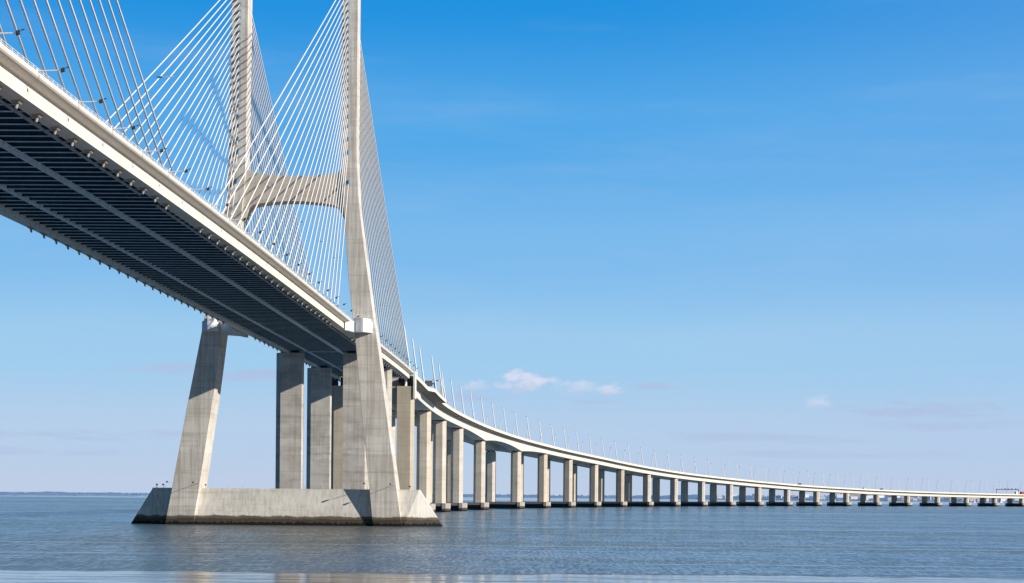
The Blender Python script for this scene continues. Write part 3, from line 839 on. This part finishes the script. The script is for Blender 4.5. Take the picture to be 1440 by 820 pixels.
vehicle('van', 'first dark van roof showing over the viaduct parapet right of the middle', 'van', 1482, 10.5, 5.5, 2.0, 2.5, 1.5, M['dark'], M['dark'])
vehicle('van', 'white van roof showing over the low viaduct parapet', 'van', 1650, 10.5, 5.5, 2.0, 2.6, 1.5, M['white_metal'], M['white_metal'])
vehicle('van', 'grey van roof just ahead of the white van on the viaduct', 'van', 1694, 10.5, 5.5, 2.0, 2.6, 1.5, M['sign_grey'], M['sign_grey'])

# ------------------------------------------------------------------ WORLD
W = bpy.data.worlds.new('World'); scene.world = W; W.use_nodes = True
nt = NT(W.node_tree)
bg = W.node_tree.nodes['Background']
SUN = Vector((1.0, -.37, .44)).normalized()
el = math.asin(SUN.z); az = math.atan2(SUN.x, SUN.y)
sky = nt.node('ShaderNodeTexSky', sky_type='NISHITA'); sky.sun_disc = False; sky.sun_elevation = el; sky.sun_rotation = az
gen = nt.node('ShaderNodeTexCoord').outputs['Generated']
sep = nt.node('ShaderNodeSeparateXYZ'); nt.l.new(gen, sep.inputs[0])
ramp = nt.node('ShaderNodeValToRGB'); cr = ramp.color_ramp; cr.interpolation = 'EASE'
keys = [(0.0, (.53, .635, .82)), (.03, (.47, .63, .845)), (.075, (.345, .61, .875)), (.13, (.20, .50, .865)), (.19, (.085, .40, .83)), (.262, (.006, .285, .76)), (.45, (.006, .16, .45)), (.7, (.006, .10, .30)), (1., (.006, .08, .24))]
while len(cr.elements) < len(keys): cr.elements.new(.5)
for e, (p_, c_) in zip(cr.elements, keys): e.position = p_; e.color = (*c_, 1)
nt.l.new(nt.math('MAXIMUM', sep.outputs[2], 0.), ramp.inputs[0])
skyc = nt.mix(1., sky.outputs[0], (.10, .10, .10), 'MULTIPLY')
c = nt.mix(.05, ramp.outputs[0], skyc)
# a few small cumulus puffs and thin grey streaks low over the horizon
azi = nt.math('ARCTAN2', sep.outputs[0], sep.outputs[1])
cmb = nt.node('ShaderNodeCombineXYZ'); nt.l.new(azi, cmb.inputs[0]); nt.l.new(sep.outputs[2], cmb.inputs[1])
cv = cmb.outputs[0]
n1 = nt.noise(nt.mapping(cv, (75, 150, 1)), 1.0, 7, .62)
n2 = nt.noise(nt.mapping(cv, (28, 190, 1)), 1.0, 5, .6)
# sky dimmed outside the view to cut the fill light on shaded faces
dim = nt.rng(sep.outputs[1], .55, .90, .37, 1.)
cx = nt.node('ShaderNodeCombineXYZ'); [nt.l.new(dim, cx.inputs[i]) for i in range(3)]
c = nt.mix(1., c, cx.outputs[0], 'MULTIPLY')
lift = nt.math('MULTIPLY', nt.rng(nt.math('ARCTAN2', sep.outputs[0], sep.outputs[1]), -.02, .34), .15)
c = nt.mix(lift, c, (.40, .53, .84))
haze = nt.noise(nt.mapping(gen, (5, 5, 38)), 1.0, 5, .6)
c = nt.mix(nt.math('MULTIPLY', nt.rng(haze, .45, .75), .10), c, (.55, .66, .86))
def pxdir(px, py):
    u = (px - 720); v = py - (410 + VSHIFT)
    cu, su = math.cos(ROLL), math.sin(ROLL)
    x = u * cu + v * su; y = -u * su + v * cu
    l = math.sqrt(x * x + y * y + FPX * FPX)
    return math.atan2(x, FPX) - YAW, -y / l
def puff(px, py, wx, wy, amp, nz, lo=.0, hi=1.25):
    a0, e0 = pxdir(px, py)
    da = nt.math('DIVIDE', nt.math('SUBTRACT', azi, a0), wx / FPX)
    de = nt.math('DIVIDE', nt.math('SUBTRACT', sep.outputs[2], e0), wy / FPX)
    lo_ = nt.math('MULTIPLY', nt.math('MINIMUM', de, 0.), 1.3)
    r2 = nt.math('ADD', nt.math('ADD', nt.math('MULTIPLY', da, da), nt.math('MULTIPLY', de, de)), nt.math('MULTIPLY', lo_, lo_))
    v = nt.math('ADD', nt.math('SUBTRACT', 1., r2), nt.math('MULTIPLY', nt.math('SUBTRACT', nz, .5), 4.6))
    # flat base: fade quickly below
    return nt.math('MULTIPLY', nt.rng(v, lo, hi), amp), de
for px, py, wx, wy, amp in ((738, 541, 46, 22, .85), (664, 543, 26, 15, .6), (812, 545, 26, 15, .5), (862, 551, 22, 12, .7), (1149, 569, 26, 13, .6), (800, 549, 95, 16, .15)):
    f, de = puff(px, py, wx, wy, amp, n1)
    cc = nt.mix(nt.rng(de, -.7, .5), (.50, .575, .79), (.74, .755, .88))
    c = nt.mix(f, c, cc)
for px, py, wx, wy, amp in ((350, 528, 62, 18, .75), (140, 614, 190, 12, .55), (60, 637, 120, 9, .5), (925, 545, 34, 9, .7), (1290, 580, 130, 16, .75), (1330, 600, 150, 11, .5), (640, 560, 80, 10, .5), (1050, 617, 190, 12, .55), (230, 520, 70, 14, .5), (1180, 640, 200, 9, .4), (840, 566, 40, 7, .5)):
    f, de = puff(px, py, wx, wy, amp, n2)
    c = nt.mix(f, c, (.44, .53, .76))
nt.l.new(c, bg.inputs['Color']); bg.inputs['Strength'].default_value = 1.0

sl = bpy.data.lights.new('sun', 'SUN'); sl.energy = 5.0; sl.angle = R(.55); sl.color = (1., .93, .82)
so = bpy.data.objects.new('sun', sl); COL.objects.link(so); so.rotation_euler = (-SUN).to_track_quat('-Z', 'Y').to_euler()

# ------------------------------------------------------------------ CAMERA
cd = bpy.data.cameras.new('camera'); co = bpy.data.objects.new('camera', cd); COL.objects.link(co)
cd.sensor_fit = 'HORIZONTAL'; cd.sensor_width = 36.; cd.lens = 36. * FPX / 1440.
cd.shift_y = VSHIFT / 1440.; cd.clip_start = .5; cd.clip_end = 60000.
F = Vector((-math.sin(YAW), math.cos(YAW), 0)); R0 = Vector((math.cos(YAW), math.sin(YAW), 0)); U0 = Vector((0, 0, 1))
Rr = R0 * math.cos(ROLL) + U0 * math.sin(ROLL); Up = U0 * math.cos(ROLL) - R0 * math.sin(ROLL); B = -F
co.matrix_world = Matrix(((Rr.x, Up.x, B.x, CAM_X), (Rr.y, Up.y, B.y, CAM_Y), (Rr.z, Up.z, B.z, CAM_H), (0, 0, 0, 1)))
scene.camera = co
scene.view_settings.view_transform = 'Standard'; scene.view_settings.look = 'None'
scene.view_settings.exposure = 0; scene.view_settings.gamma = 1
scene.cycles.max_bounces = 6; scene.cycles.caustics_reflective = True; scene.cycles.caustics_refractive = False
